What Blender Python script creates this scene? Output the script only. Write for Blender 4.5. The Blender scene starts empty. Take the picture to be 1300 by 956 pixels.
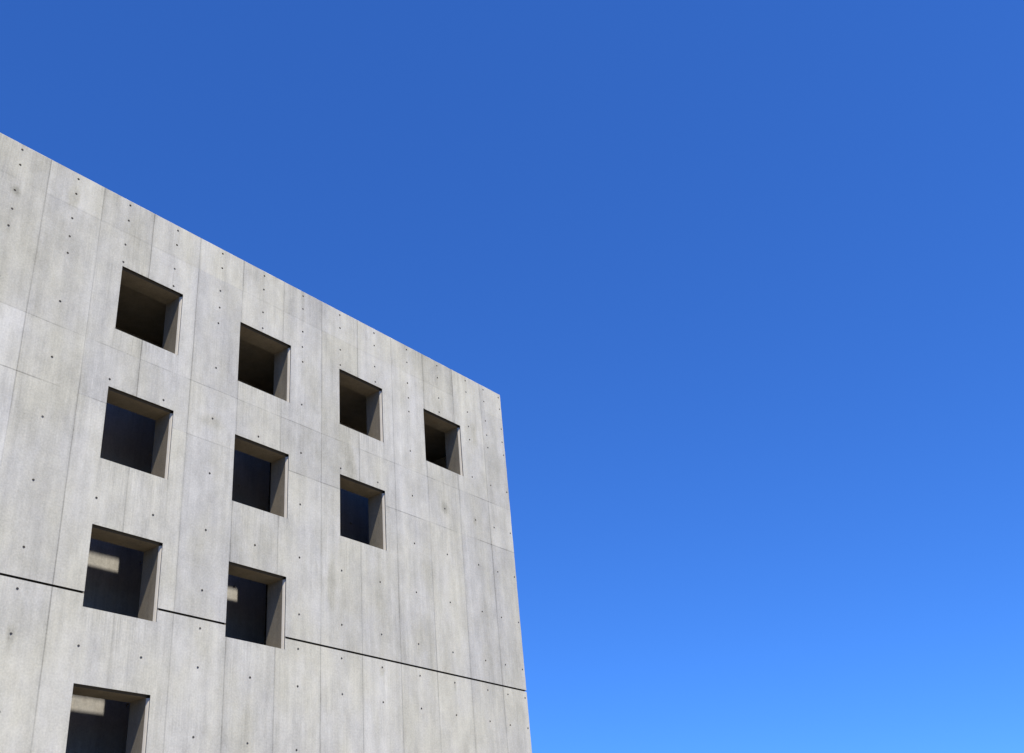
import bpy, bmesh, math, random
from mathutils import Vector, Matrix
random.seed(7)
scene = bpy.context.scene
col = scene.collection

U = 1.1            # one opening is 1.1 m wide
H0 = 11.39         # height of the top row's lintels above the ground
def X(x): return x * U
def Zc(z): return z * U + H0

# ------------------------------------------------------------ helpers
def link(name, bm, mat, parent=None, smooth=False):
    me = bpy.data.meshes.new(name)
    bm.normal_update(); bm.to_mesh(me); bm.free()
    if smooth:
        for p in me.polygons: p.use_smooth = True
    for m in (mat if isinstance(mat, (list, tuple)) else [mat]): me.materials.append(m)
    o = bpy.data.objects.new(name, me); col.objects.link(o)
    if parent: o.parent = parent
    return o

def box(bm, x0, x1, y0, y1, z0, z1):
    v = [bm.verts.new(p) for p in ((x0,y0,z0),(x1,y0,z0),(x1,y1,z0),(x0,y1,z0),(x0,y0,z1),(x1,y0,z1),(x1,y1,z1),(x0,y1,z1))]
    for f in ((0,3,2,1),(4,5,6,7),(0,1,5,4),(1,2,6,5),(2,3,7,6),(3,0,4,7)): bm.faces.new([v[i] for i in f])

def ring(bm, pts, y):
    return [bm.verts.new((p[0], y, p[1])) for p in pts]

def strip(bm, a, b, closed=True):
    n = len(a)
    for i in range(n if closed else n - 1):
        j = (i + 1) % n
        bm.faces.new((a[i], a[j], b[j], b[i]))

def sheet(bm, loops, y, sign):
    """fill a flat sheet at depth y bounded by closed loops (first outer, rest holes); returns the loops' vertices"""
    from mathutils.geometry import delaunay_2d_cdt
    rings, co, con, own = [], [], [], []
    for lp in loops:
        r = ring(bm, lp, y); rings.append(r); k = len(co)
        co += [Vector((p[0], p[1])) for p in lp]; own += r
        con.append([k + i for i in range(len(lp))])
    edges = [(c[i], c[(i + 1) % len(c)]) for c in con for i in range(len(c))]
    vo, eo, fo, ovs, oe, of = delaunay_2d_cdt(co, edges, [], 0, 1e-7)
    cache = {}
    def vert(i):
        if i not in cache: cache[i] = own[ovs[i][0]] if ovs[i] else bm.verts.new((vo[i].x, y, vo[i].y))
        return cache[i]
    def inside(pt):
        n = 0
        for lp in loops:
            for i in range(len(lp)):
                a, b = lp[i], lp[(i + 1) % len(lp)]
                if (a[1] > pt[1]) != (b[1] > pt[1]) and pt[0] < (b[0] - a[0]) * (pt[1] - a[1]) / (b[1] - a[1]) + a[0]: n += 1
        return n % 2 == 1
    for f in fo:
        c = sum((vo[i] for i in f), Vector((0, 0))) / len(f)
        if not inside(c): continue
        nf = bm.faces.new([vert(i) for i in f]); nf.normal_update()
        if nf.normal.y * sign < 0: nf.normal_flip()
    return rings

# ------------------------------------------------------------ materials
class N:
    def __init__(s, name):
        s.m = bpy.data.materials.new(name); s.m.use_nodes = True
        s.t = s.m.node_tree; s.t.nodes.clear()
        s.out = s.t.nodes.new('ShaderNodeOutputMaterial'); s.b = s.t.nodes.new('ShaderNodeBsdfPrincipled')
        s.t.links.new(s.b.outputs[0], s.out.inputs[0])
    def n(s, t, **k):
        x = s.t.nodes.new(t)
        for a, v in k.items(): setattr(x, a, v)
        return x
    def L(s, a, b): s.t.links.new(a, b)
    def put(s, inp, v):
        if hasattr(v, 'is_output') or isinstance(v, bpy.types.NodeSocket): s.L(v, inp)
        else: inp.default_value = v
    def math(s, op, a, b=0.0, c=0.0, clamp=False):
        x = s.n('ShaderNodeMath', operation=op, use_clamp=clamp)
        for i, v in enumerate((a, b, c)): s.put(x.inputs[i], v)
        return x.outputs[0]
    def scale(s, vec, sx, sy, sz, off=(0, 0, 0)):
        x = s.n('ShaderNodeMapping'); s.L(vec, x.inputs[0]); x.inputs[3].default_value = (sx, sy, sz); x.inputs[1].default_value = off
        return x.outputs[0]
    def noise(s, vec, scale=1.0, detail=3.0, rough=0.5):
        x = s.n('ShaderNodeTexNoise'); s.L(vec, x.inputs['Vector'])
        x.inputs['Scale'].default_value = scale; x.inputs['Detail'].default_value = detail; x.inputs['Roughness'].default_value = rough
        return x.outputs['Fac']
    def rng(s, v, a, b, c=0.0, d=1.0, smooth=False):
        x = s.n('ShaderNodeMapRange', interpolation_type='SMOOTHSTEP' if smooth else 'LINEAR'); s.put(x.inputs[0], v)
        for i, q in enumerate((a, b, c, d)): s.put(x.inputs[i + 1], q)
        return x.outputs[0]
    def mix(s, f, a, b):
        x = s.n('ShaderNodeMix', data_type='RGBA'); s.put(x.inputs[0], f)
        s.put(x.inputs[6], a if not isinstance(a, tuple) else (*a, 1)); s.put(x.inputs[7], b if not isinstance(b, tuple) else (*b, 1))
        return x.outputs[2]

PANEL = 0.817 * U
JX = X(-1.215)                      # one joint position, the rest repeat every panel
GROOVE = -4.556
WINS = [(q * 2.037, -r * 1.859) for r in range(4) for q in range(4 - r)]

def concrete(name, base=0.40, facade=True, tint=None):
    s = N(name)
    pos = s.n('ShaderNodeNewGeometry').outputs['Position']
    sep = s.n('ShaderNodeSeparateXYZ'); s.L(pos, sep.inputs[0]); px, py, pz = sep.outputs
    # value is a multiplier built up around 1
    def amp(v, a):                  # noise around .5 -> +-a
        return s.math('MULTIPLY', s.math('SUBTRACT', v, 0.5), 2 * a)
    big = s.noise(s.scale(pos, 0.9, 0.9, 0.45), 1.0, 4, 0.55)
    blotch = s.noise(s.scale(pos, 3.2, 3.2, 1.8, (5, 2, 1)), 1.0, 5, 0.62)
    streak = s.noise(s.scale(pos, 7.0, 7.0, 0.35, (2, 0, 9)), 1.0, 4, 0.55)
    fine_streak = s.noise(s.scale(pos, 42.0, 42.0, 1.3, (1, 0, 3)), 1.0, 3, 0.6)
    grain = s.noise(pos, 38.0, 4, 0.7)
    v = s.math('ADD', 1.0, amp(big, .22))
    v = s.math('ADD', v, amp(blotch, .32))
    wide = s.noise(s.scale(pos, 3.4, 3.4, .22, (7, 1, 5)), 1.0, 5, .6)
    v = s.math('ADD', v, amp(wide, .13))
    v = s.math('ADD', v, amp(streak, .19))
    # the fine form-board streaking comes and goes
    where = s.rng(s.noise(s.scale(pos, .8, .8, .5, (9, 4, 0)), 1.0, 2), .38, .62)
    v = s.math('ADD', v, s.math('MULTIPLY', amp(fine_streak, .15), s.math('ADD', .35, where)))
    mott = s.noise(s.scale(pos, 11, 11, 7, (3, 3, 3)), 1.0, 4, .65)
    v = s.math('ADD', v, amp(mott, .13))
    v = s.math('ADD', v, amp(grain, .34))
    # bug holes
    vor = s.n('ShaderNodeTexVoronoi'); s.L(pos, vor.inputs['Vector']); vor.inputs['Scale'].default_value = 13
    pit = s.rng(vor.outputs['Distance'], .04, .10, 1, 0)
    pit = s.math('MULTIPLY', pit, s.rng(s.noise(pos, 2.3, 2), .5, .62))
    v = s.math('SUBTRACT', v, s.math('MULTIPLY', pit, .22))
    warm = s.rng(s.noise(s.scale(pos, 1.6, 1.6, .7, (3, 8, 4)), 1.0, 4, .6), .35, .66)
    height = s.math('ADD', s.math('MULTIPLY', grain, .0012), s.math('MULTIPLY', blotch, .003))
    if facade:
        u = s.math('DIVIDE', s.math('SUBTRACT', px, JX), PANEL)
        iu = s.math('FLOOR', u)
        # lifts of formwork: index from z
        zr = s.math('SUBTRACT', pz, H0)
        iz = s.math('GREATER_THAN', zr, X(-1.295))
        for z in (-2.11, GROOVE, .56):
            iz = s.math('ADD', iz, s.math('GREATER_THAN', zr, X(z)))
        cmb = s.n('ShaderNodeCombineXYZ'); s.L(iu, cmb.inputs[0]); s.L(iz, cmb.inputs[1])
        wn = s.n('ShaderNodeTexWhiteNoise'); s.L(cmb.outputs[0], wn.inputs['Vector'])
        v = s.math('ADD', v, amp(wn.outputs['Value'], .075))
        warm = s.math('ADD', warm, amp(s.math('FRACT', s.math('MULTIPLY', wn.outputs['Value'], 7.3)), .25), clamp=True)
        # vertical joints: thin, wandering, stronger in places
        wob = amp(s.noise(s.scale(pos, .3, .3, 1.1), 1.0, 3), .010)
        fr = s.math('ABSOLUTE', s.math('SUBTRACT', s.math('FRACT', s.math('ADD', s.math('ADD', u, .5), wob)), .5))
        dx = s.math('MULTIPLY', fr, PANEL)
        vis = s.rng(s.noise(s.scale(pos, 1.3, .5, .42, (0, 7, 2)), 1.0, 3, .6), .34, .60, .22, 1.0)
        line = s.math('MULTIPLY', s.rng(dx, .004, .013, 1, 0), vis)
        halo = s.math('MULTIPLY', s.rng(dx, .0, .06, 1, 0, True), s.rng(s.noise(s.scale(pos, 1.0, .5, .6, (4, 1, 6)), 1.0, 4, .6), .42, .66))
        v = s.math('SUBTRACT', v, s.math('MULTIPLY', line, .36))
        v = s.math('SUBTRACT', v, s.math('MULTIPLY', halo, .12))
        height = s.math('SUBTRACT', height, s.math('MULTIPLY', line, .004))
        # horizontal joints
        wz = amp(s.noise(s.scale(pos, .9, .5, .3), 1.0, 3), .012)
        for z, w, k, seed in ((-1.295, .010, .34, 1), (-2.11, .011, .42, 5), (.56, .02, .10, 9), (-6.9, .009, .28, 3)):
            d = s.math('ABSOLUTE', s.math('SUBTRACT', s.math('ADD', zr, wz), X(z)))
            vs = s.rng(s.noise(s.scale(pos, .75, .5, .2, (seed, 7, 2)), 1.0, 3, .6), .42, .58, .12, 1.0)
            ln = s.math('MULTIPLY', s.rng(d, w * .3, w * 1.2, 1, 0), vs)
            v = s.math('SUBTRACT', v, s.math('MULTIPLY', ln, k))
        # second faint board seam in the middle of some panels
        fr2 = s.math('MULTIPLY', s.math('ABSOLUTE', s.math('SUBTRACT', s.math('FRACT', s.math('ADD', s.math('ADD', u, .02), wob)), .5)), PANEL)
        v = s.math('SUBTRACT', v, s.math('MULTIPLY', s.math('MULTIPLY', s.rng(fr2, .003, .012, 1, 0), s.rng(s.noise(s.scale(pos, .9, .5, .5, (14, 3, 8)), 1, 2), .55, .66)), .12))
        # run-off stains that hang below the parapet edge and below the groove
        run = s.noise(s.scale(pos, 5.5, 1, .12, (6, 0, 0)), 1.0, 4, .65)
        for z, reach, k in ((1.127, 1.1, .16), (GROOVE - .02, .8, .07)):
            below = s.math('SUBTRACT', X(z), zr)
            m = s.math('MULTIPLY', s.rng(below, 0, reach, 1, 0), s.math('GREATER_THAN', below, 0.0))
            v = s.math('SUBTRACT', v, s.math('MULTIPLY', s.math('MULTIPLY', m, s.rng(run, .48, .68)), k))
        # washed streaks below each sill, grime and chipping over each head
        fs2 = amp(s.noise(s.scale(pos, 55, 1, 1.6, (2, 0, 1)), 1.0, 3, .65), .38)
        gr = s.rng(s.noise(s.scale(pos, 14, 1, 22, (5, 0, 1)), 1.0, 3, .6), .45, .68)
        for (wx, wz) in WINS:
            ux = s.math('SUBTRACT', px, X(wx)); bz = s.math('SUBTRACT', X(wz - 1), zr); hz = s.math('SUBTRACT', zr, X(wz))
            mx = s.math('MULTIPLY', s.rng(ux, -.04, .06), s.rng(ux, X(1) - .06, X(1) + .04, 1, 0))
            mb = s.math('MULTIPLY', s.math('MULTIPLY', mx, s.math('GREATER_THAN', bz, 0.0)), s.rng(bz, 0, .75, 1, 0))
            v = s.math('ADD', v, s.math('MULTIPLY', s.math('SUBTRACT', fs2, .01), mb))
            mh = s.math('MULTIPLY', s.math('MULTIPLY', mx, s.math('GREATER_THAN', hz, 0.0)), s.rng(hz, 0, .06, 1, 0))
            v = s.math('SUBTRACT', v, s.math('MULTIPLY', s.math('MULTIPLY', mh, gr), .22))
            # drips running down from the sill corners
            for cxk, ln in ((0.0, .5), (1.0, .8)):
                dd = s.math('ABSOLUTE', s.math('SUBTRACT', s.math('SUBTRACT', px, X(wx + cxk)), 0.0))
                md = s.math('MULTIPLY', s.rng(dd, .0, .05, 1, 0, True), s.math('MULTIPLY', s.rng(bz, 0, ln, 1, 0), s.math('GREATER_THAN', bz, -.01)))
                v = s.math('SUBTRACT', v, s.math('MULTIPLY', md, .10))
        # rusty or grimy smudges round some tie holes
        for (tx, tz, rx, rz, k) in ((-1.62, .36, .07, .10, .30), (-.82, .70, .10, .30, .12), (6.545, -1.76, .10, .13, .30), (7.35, -1.79, .05, .09, .22),
                                    (1.645, -1.80, .20, .14, .16), (6.54, -4.72, .04, .10, .25), (4.9, -4.75, .05, .07, .14), (-.80, -5.2, .06, .12, .18), (4.3, -1.65, .12, .35, .14), (7.5, -.1, .1, .3, .12), (3.9, -3.6, .09, .5, .10)):
            ex = s.math('DIVIDE', s.math('SUBTRACT', px, X(tx)), X(rx)); ez = s.math('DIVIDE', s.math('SUBTRACT', zr, X(tz)), X(rz))
            r = s.math('SQRT', s.math('ADD', s.math('MULTIPLY', ex, ex), s.math('MULTIPLY', ez, ez)))
            r = s.math('ADD', r, amp(blotch, .8))
            g = s.rng(r, .1, 1.3, 1, 0, True)
            v = s.math('SUBTRACT', v, s.math('MULTIPLY', g, k)); warm = s.math('ADD', warm, s.math('MULTIPLY', g, .8), clamp=True)
        # the pour below the groove is a touch lighter and yellower
        low = s.math('LESS_THAN', zr, X(GROOVE))
        v = s.math('ADD', v, s.math('MULTIPLY', low, .05)); warm = s.math('ADD', warm, s.math('MULTIPLY', low, .25), clamp=True)
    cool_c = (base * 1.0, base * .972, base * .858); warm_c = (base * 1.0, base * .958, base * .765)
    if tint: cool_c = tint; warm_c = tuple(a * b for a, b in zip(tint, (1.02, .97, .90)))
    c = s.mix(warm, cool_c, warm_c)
    hsv = s.n('ShaderNodeHueSaturation'); s.L(c, hsv.inputs['Color']); s.L(v, hsv.inputs['Value'])
    s.L(hsv.outputs[0], s.b.inputs['Base Color'])
    s.b.inputs['Roughness'].default_value = .88; s.b.inputs['Specular IOR Level'].default_value = .25
    bp = s.n('ShaderNodeBump'); bp.inputs['Strength'].default_value = .5; bp.inputs['Distance'].default_value = 1.0
    s.L(height, bp.inputs['Height']); s.L(bp.outputs[0], s.b.inputs['Normal'])
    return s.m

M_fac = concrete('facade_concrete', .472, True)
M_con = concrete('plain_concrete', .38, False)
M_rev = concrete('brown_reveal_concrete', .25, False, (.205, .184, .140))  # one even brown, darker than the facade

def simple(name, c, rough=.8, var=.15, sc=6):
    s = N(name); pos = s.n('ShaderNodeNewGeometry').outputs['Position']
    n_ = s.noise(pos, sc, 5, .6)
    k = s.rng(n_, .25, .75, 1 - var, 1 + var)
    h = s.n('ShaderNodeHueSaturation'); h.inputs['Color'].default_value = (*c, 1); s.L(k, h.inputs['Value']); s.L(h.outputs[0], s.b.inputs['Base Color'])
    s.b.inputs['Roughness'].default_value = rough
    return s.m
M_seal_shade = simple('sealant_and_painted_shade', (.045, .040, .030), .7)  # sealant in the joint; also paints shade into the window gaps
M_frame = simple('cast_edge', (.50, .465, .39), .7, .08)
M_inner = concrete('void_concrete', .36, False, (.40, .40, .385))
M_tie = simple('dark_tie_hole_grout', (.32, .30, .26), .9, .45, 3)  # darker and more uneven than the wall
M_void = simple('light_absorbing_lining', (.05, .042, .032), .9)  # colour darkened to cut bounce light inside the void
M_dark = simple('black_waterproofing', (.012, .012, .014), .9)
M_roof = simple('roof_membrane', (.25, .25, .24), .9)

# paved plaza in front
s = N('paving'); pos = s.n('ShaderNodeNewGeometry').outputs['Position']
br = s.n('ShaderNodeTexBrick', offset=.5); s.L(pos, br.inputs['Vector']); br.inputs['Scale'].default_value = 1.6
br.inputs['Color1'].default_value = (.16, .135, .10, 1); br.inputs['Color2'].default_value = (.13, .11, .08, 1); br.inputs['Mortar'].default_value = (.06, .055, .05, 1); br.inputs['Mortar Size'].default_value = .008
s.L(br.outputs['Color'], s.b.inputs['Base Color']); s.b.inputs['Roughness'].default_value = .85
M_pave = s.m
M_ground = simple('ground_asphalt', (.085, .072, .052), .9, .25, 1.5)

# ------------------------------------------------------------ the building
SX, SZ = 2.037, 1.859
wins = [(q, r) for r in range(4) for q in range(4 - r)]           # staircase of openings: 4, 3, 2, 1
XL, XR, ZT = -7.0, 8.431, 1.127
ZB = -H0 / U
T = .355                                                          # wall thickness (in openings)
VOID = 1.5                                                        # rear face of the void behind the screen wall
CH = .013                                                         # chamfer on outer arrises
gt, gb = GROOVE + .0135, GROOVE - .0135
G = .016; FC = .018; F0, F1 = .018, .052                          # shadow gap and cast edge

building = bpy.data.objects.new('concrete_building', None); col.objects.link(building)
building['label'] = 'grey fair-faced concrete building with deep square window openings stepping down its wall'
building['category'] = 'building'

def win_rect(q, r, off=0.0):
    x0, z0 = q * SX, -r * SZ
    return (x0 - off, x0 + 1 + off, z0 - 1 - off, z0 + off)

# tie holes
tie_x = [.012 + .8165 * k for k in range(-8, 10)] + [7.89, 8.362]
tie_z = [1.035, .78, .36, .07, -.195, -.945, -1.76, -2.58, -3.39, -4.20, -4.68, -5.17] + [-5.98 - .8165 * k for k in range(6)]
ties = []
for x in tie_x:
    for z in tie_z:
        ok = True
        for q, r in wins:
            a, b, c, d = win_rect(q, r, .028)
            if a < x < b and c < z < d: ok = False
        if not ok: continue
        ties.append((x + random.uniform(-.006, .006), z + random.uniform(-.006, .006)))

TR = .0175
def circle(x, z, r, n=14): return [(x + r * math.cos(2 * math.pi * i / n), z + r * math.sin(2 * math.pi * i / n)) for i in range(n)]
def world(pts): return [(X(a), Zc(b)) for a, b in pts]

def cup(bm, rim, x, z, y, sgn=1):
    dp = random.uniform(.015, .024)
    n0 = len(bm.faces)
    a = ring(bm, world(circle(x, z, TR * .80)), y + sgn * dp)
    strip(bm, rim, a)
    b = ring(bm, world(circle(x, z, TR * .62)), y + sgn * (dp + .006)); strip(bm, a, b)
    c = ring(bm, world(circle(x, z, TR * .55)), y + sgn * (dp + .001)); strip(bm, b, c)
    bm.faces.new(c); bm.faces.ensure_lookup_table()
    for f in bm.faces[n0:]: f.material_index = 2

def jag(a, b, n, amp_):             # a slightly uneven cast arris from a to b
    out = []
    for i in range(n):
        t = i / n
        out.append((a[0] + (b[0] - a[0]) * t + (random.uniform(-amp_, amp_) if 0 < i and a[0] == b[0] else 0),
                    a[1] + (b[1] - a[1]) * t + (random.uniform(-amp_, amp_) if 0 < i and a[1] == b[1] else 0)))
    return out

bm = bmesh.new()
top = jag((XL, ZT - CH), (XR - CH, ZT - CH), 160, .003)
rt = jag((XR - CH, ZT - CH), (XR - CH, gt), 60, .003)
r3 = [win_rect(q, 2) for q in range(2)]
low_edge = [(XR - CH, gt)]
for a, b, c, d in reversed(r3): low_edge += [(b, gt), (b, d), (a, d), (a, gt)]
low_edge += [(XL, gt)]
upper = top + rt + low_edge
holes = [[(a, c), (b, c), (b, d), (a, d)] for a, b, c, d in [win_rect(q, r) for q, r in wins if r < 2]]
tu = [t for t in ties if t[1] > gt + .03]; tl = [t for t in ties if t[1] < gb - .03]
rings = sheet(bm, [world(p) for p in [upper] + holes + [circle(x, z, TR) for x, z in tu]], 0.0, -1)
for rr, (x, z) in zip(rings[1 + len(holes):], tu): cup(bm, rr, x, z, 0.0)
n_top, n_rt = len(top), len(rt)
# chamfers: top and right arris of the upper pour
ov = rings[0]
edge = ov[0:n_top + n_rt + 1]
outp = [(p[0], ZT) for p in top] + [(XR, ZT)] + [(XR, p[1]) for p in rt[1:]] + [(XR, gt)]
oc = ring(bm, world(outp), X(CH)); strip(bm, edge, oc, False)
ob = ring(bm, world(outp), X(T)); strip(bm, oc, ob, False)
# lower pour
up_edge = [(XL, gb)]
for a, b, c, d in r3: up_edge += [(a, gb), (a, c), (b, c), (b, gb)]
lower = up_edge + jag((XR - CH, gb), (XR - CH, ZB), 50, .0015) + [(XR - CH, ZB), (XL, ZB)]
holes = [[(a, c), (b, c), (b, d), (a, d)] for a, b, c, d in [win_rect(q, r) for q, r in wins if r == 3]]
rings = sheet(bm, [world(p) for p in [lower] + holes + [circle(x, z, TR) for x, z in tl]], 0.0, -1)
for rr, (x, z) in zip(rings[1 + len(holes):], tl): cup(bm, rr, x, z, 0.0)
lo = rings[0][len(up_edge):-1]
op = [(XR, p[1]) for p in lower[len(up_edge):-1]]
oc = ring(bm, world(op), X(CH)); strip(bm, lo, oc, False)
ob = ring(bm, world(op), X(T)); strip(bm, oc, ob, False)
# back face of the screen wall
bh = [[(a, c), (b, c), (b, d), (a, d)] for a, b, c, d in [win_rect(q, r, -FC) for q, r in wins]]
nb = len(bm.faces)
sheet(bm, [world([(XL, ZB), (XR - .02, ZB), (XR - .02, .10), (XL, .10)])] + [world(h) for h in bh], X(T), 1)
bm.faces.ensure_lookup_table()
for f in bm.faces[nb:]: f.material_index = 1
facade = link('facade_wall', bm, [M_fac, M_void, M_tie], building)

# groove between the two pours: sealant at its back, concrete lips
bm = bmesh.new(); gd = .045
spans = [(XL, 0 - G), (1 + G, SX - G), (SX + 1 + G, XR - .004)]
for a, b in spans:
    v = [bm.verts.new((X(p), X(y), Zc(z))) for p in (a, b) for (y, z) in ((.0015, gt + .0008), (gd, gt + .0008), (gd, gb - .0008), (.0015, gb - .0008))]
    bm.faces.new((v[0], v[1], v[5], v[4])); bm.faces.new((v[1], v[2], v[6], v[5])); bm.faces.new((v[2], v[3], v[7], v[6]))
link('recessed_joint', bm, M_seal_shade, building)

# one opening with its cast edge, then copies
def opening_meshes():
    w = lambda o: [(X(a), X(b)) for a, b in [(-o, -1 - o), (1 + o, -1 - o), (1 + o, o), (-o, o)]]
    def q(bm, mi, *pts):
        f = bm.faces.new([bm.verts.new((X(x), X(y), X(z))) for x, y, z in pts]); f.material_index = mi
    bm = bmesh.new()
    a = ring(bm, w(0.0), 0.0); b = ring(bm, w(0.0), X(.004)); strip(bm, a, b)
    c = ring(bm, w(G), X(.004)); strip(bm, b, c)
    HY = F1 - .016
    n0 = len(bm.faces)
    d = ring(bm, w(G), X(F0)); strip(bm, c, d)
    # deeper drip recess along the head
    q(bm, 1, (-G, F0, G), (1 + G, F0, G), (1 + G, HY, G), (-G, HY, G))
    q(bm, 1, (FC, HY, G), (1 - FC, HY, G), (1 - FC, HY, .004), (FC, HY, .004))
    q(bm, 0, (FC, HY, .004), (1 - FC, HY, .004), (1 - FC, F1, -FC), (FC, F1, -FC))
    for a_, b_ in ((-G, FC), (1 - FC, 1 + G)):  # dark squares painted for the shadow at the jamb strips' top ends
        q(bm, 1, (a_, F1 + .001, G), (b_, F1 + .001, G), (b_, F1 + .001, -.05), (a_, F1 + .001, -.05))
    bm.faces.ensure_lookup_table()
    for f in bm.faces[n0:]: f.material_index = 1  # gap and head recess coloured dark to deepen their shade
    e = ring(bm, w(-FC), X(F1)); f = ring(bm, w(-FC), X(T) + .001); strip(bm, e, f)
    b2 = bmesh.new()
    # cast edge: jambs and sill, splayed towards the opening
    for sx in (0, 1):
        o = lambda k: (1 + k) if sx else -k
        HT = -.028
        q(b2, 0, (o(G), F0, HT), (o(-FC * .3), F0 + .014, HT), (o(-FC * .3), F0 + .014, -1 - FC * -.3), (o(G), F0, -1 - G))
        q(b2, 0, (o(-FC * .3), F0 + .014, HT), (o(-FC), F1, HT), (o(-FC), F1, -1 + FC), (o(-FC * .3), F0 + .014, -1 + FC * .3))
    q(b2, 0, (-G, F0, -1 - G), (1 + G, F0, -1 - G), (1 - FC, F1, -1 + FC), (FC, F1, -1 + FC))
    return bm, b2
bw, bf = opening_meshes()
win0 = link('window', bw, [M_rev, M_seal_shade], building); fr0 = link('frame', bf, M_frame, win0)
for i, (q, r) in enumerate(wins):
    if i == 0: w, fr = win0, fr0
    else:
        w = win0.copy(); col.objects.link(w); w.parent = building
        fr = fr0.copy(); col.objects.link(fr); fr.parent = w
    w.location = (X(q * SX), 0, Zc(-r * SZ))

# void behind the screen wall: rear wall with its own tie holes, ceiling, end wall
bm = bmesh.new()
rties = [(.10 + .8165 * k, z) for k in range(-4, 10) for z in (-.945, -1.76, -2.58, -3.385, -4.20, -5.3)]
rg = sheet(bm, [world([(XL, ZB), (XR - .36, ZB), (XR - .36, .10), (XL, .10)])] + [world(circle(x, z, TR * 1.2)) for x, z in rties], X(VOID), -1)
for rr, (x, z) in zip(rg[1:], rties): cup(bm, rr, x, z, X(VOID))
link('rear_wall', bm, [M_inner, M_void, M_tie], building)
for k in range(-1, 2):  # added dark fins that block light between the bays
    bm = bmesh.new(); box(bm, X(1.94 + SX * k), X(1.99 + SX * k), X(T) + .002, X(VOID) - .002, 0.02, Zc(.10) - .002); link('light_baffle', bm, M_void, building)
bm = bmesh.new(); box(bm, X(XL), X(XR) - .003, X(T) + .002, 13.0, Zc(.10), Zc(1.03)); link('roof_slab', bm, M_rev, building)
bm = bmesh.new(); box(bm, X(XR - .36), X(XR) - .001, X(T) + .002, 13.0, 0.0, Zc(.10) - .002); link('side_wall', bm, M_con, building)
bm = bmesh.new(); box(bm, X(XL), X(XL) + .4, X(T) + .002, 13.0, 0.0, Zc(.10) - .002); link('side_wall', bm, M_con, building)
bm = bmesh.new(); box(bm, X(XL), X(XR) - .003, 13.002, 13.4, 0.0, Zc(1.03)); link('back_wall', bm, M_con, building)
bm = bmesh.new(); box(bm, X(XR) - .33, X(XR) - .002, X(T) + .003, 13.39, Zc(1.03) + .001, Zc(ZT) - .004); link('parapet', bm, M_con, building)

# ------------------------------------------------------------ ground
bm = bmesh.new(); bmesh.ops.create_grid(bm, x_segments=1, y_segments=1, size=1500)
g = link('ground', bm, M_ground); g['kind'] = 'structure'
bm = bmesh.new(); box(bm, -28, 26, -34, -.003, -.2, .03); p = link('pavement', bm, M_pave); p['kind'] = 'structure'

# ------------------------------------------------------------ light
A_, B_ = .36, 2.28
to_sun = Vector((-A_, -1, B_)).normalized()
elev = math.asin(to_sun.z); azi = math.atan2(to_sun.x, to_sun.y)
sl = bpy.data.lights.new('sun', 'SUN'); sl.energy = 5.0; sl.angle = math.radians(.53); sl.color = (1.0, .925, .80)
so = bpy.data.objects.new('sun', sl); col.objects.link(so); so.rotation_euler = to_sun.to_track_quat('Z', 'Y').to_euler(); so.location = (0, 0, 60)
w = bpy.data.worlds.new('World'); scene.world = w; w.use_nodes = True
nt = w.node_tree; nt.nodes.clear()
sky = nt.nodes.new('ShaderNodeTexSky'); sky.sky_type = 'NISHITA'; sky.sun_disc = False
sky.sun_elevation = elev; sky.sun_rotation = azi % (2 * math.pi); sky.altitude = 300; sky.air_density = 1.0; sky.dust_density = 0.0; sky.ozone_density = 5.0
bg = nt.nodes.new('ShaderNodeBackground'); bg.inputs['Strength'].default_value = .10
wo = nt.nodes.new('ShaderNodeOutputWorld')
hs = nt.nodes.new('ShaderNodeHueSaturation'); hs.inputs['Saturation'].default_value = 1.0
tn = nt.nodes.new('ShaderNodeMix'); tn.data_type = 'RGBA'; tn.blend_type = 'MULTIPLY'; tn.inputs[0].default_value = 1
tn.inputs[7].default_value = (.30, .655, 1.26, 1)       # the camera's deep, saturated rendering of a clear sky
nt.links.new(sky.outputs[0], tn.inputs[6]); nt.links.new(tn.outputs[2], hs.inputs['Color']); nt.links.new(hs.outputs[0], bg.inputs['Color']); nt.links.new(bg.outputs[0], wo.inputs[0])

# ------------------------------------------------------------ camera
F_PX = 1390.118782403115
yaw, pit, rol = math.radians(-55.09510467), math.radians(90 + 30.64924445), math.radians(-5.67860306)
cam = bpy.data.cameras.new('camera'); co = bpy.data.objects.new('camera', cam); col.objects.link(co)
R = Matrix.Rotation(yaw, 4, 'Z') @ Matrix.Rotation(pit, 4, 'X') @ Matrix.Rotation(rol, 4, 'Z')
co.matrix_world = Matrix.Translation((-6.88644256 * U, -11.09395176 * U, -8.90237979 * U + H0)) @ R
cam.sensor_fit = 'HORIZONTAL'; cam.sensor_width = 36; cam.lens = F_PX / 1300 * 36; cam.shift_y = -44.5 / 1300
cam.clip_start = .1; cam.clip_end = 4000
scene.camera = co

scene.render.engine = 'CYCLES'
scene.view_settings.view_transform = 'Standard'; scene.view_settings.look = 'None'
scene.view_settings.exposure = .62; scene.view_settings.gamma = 1
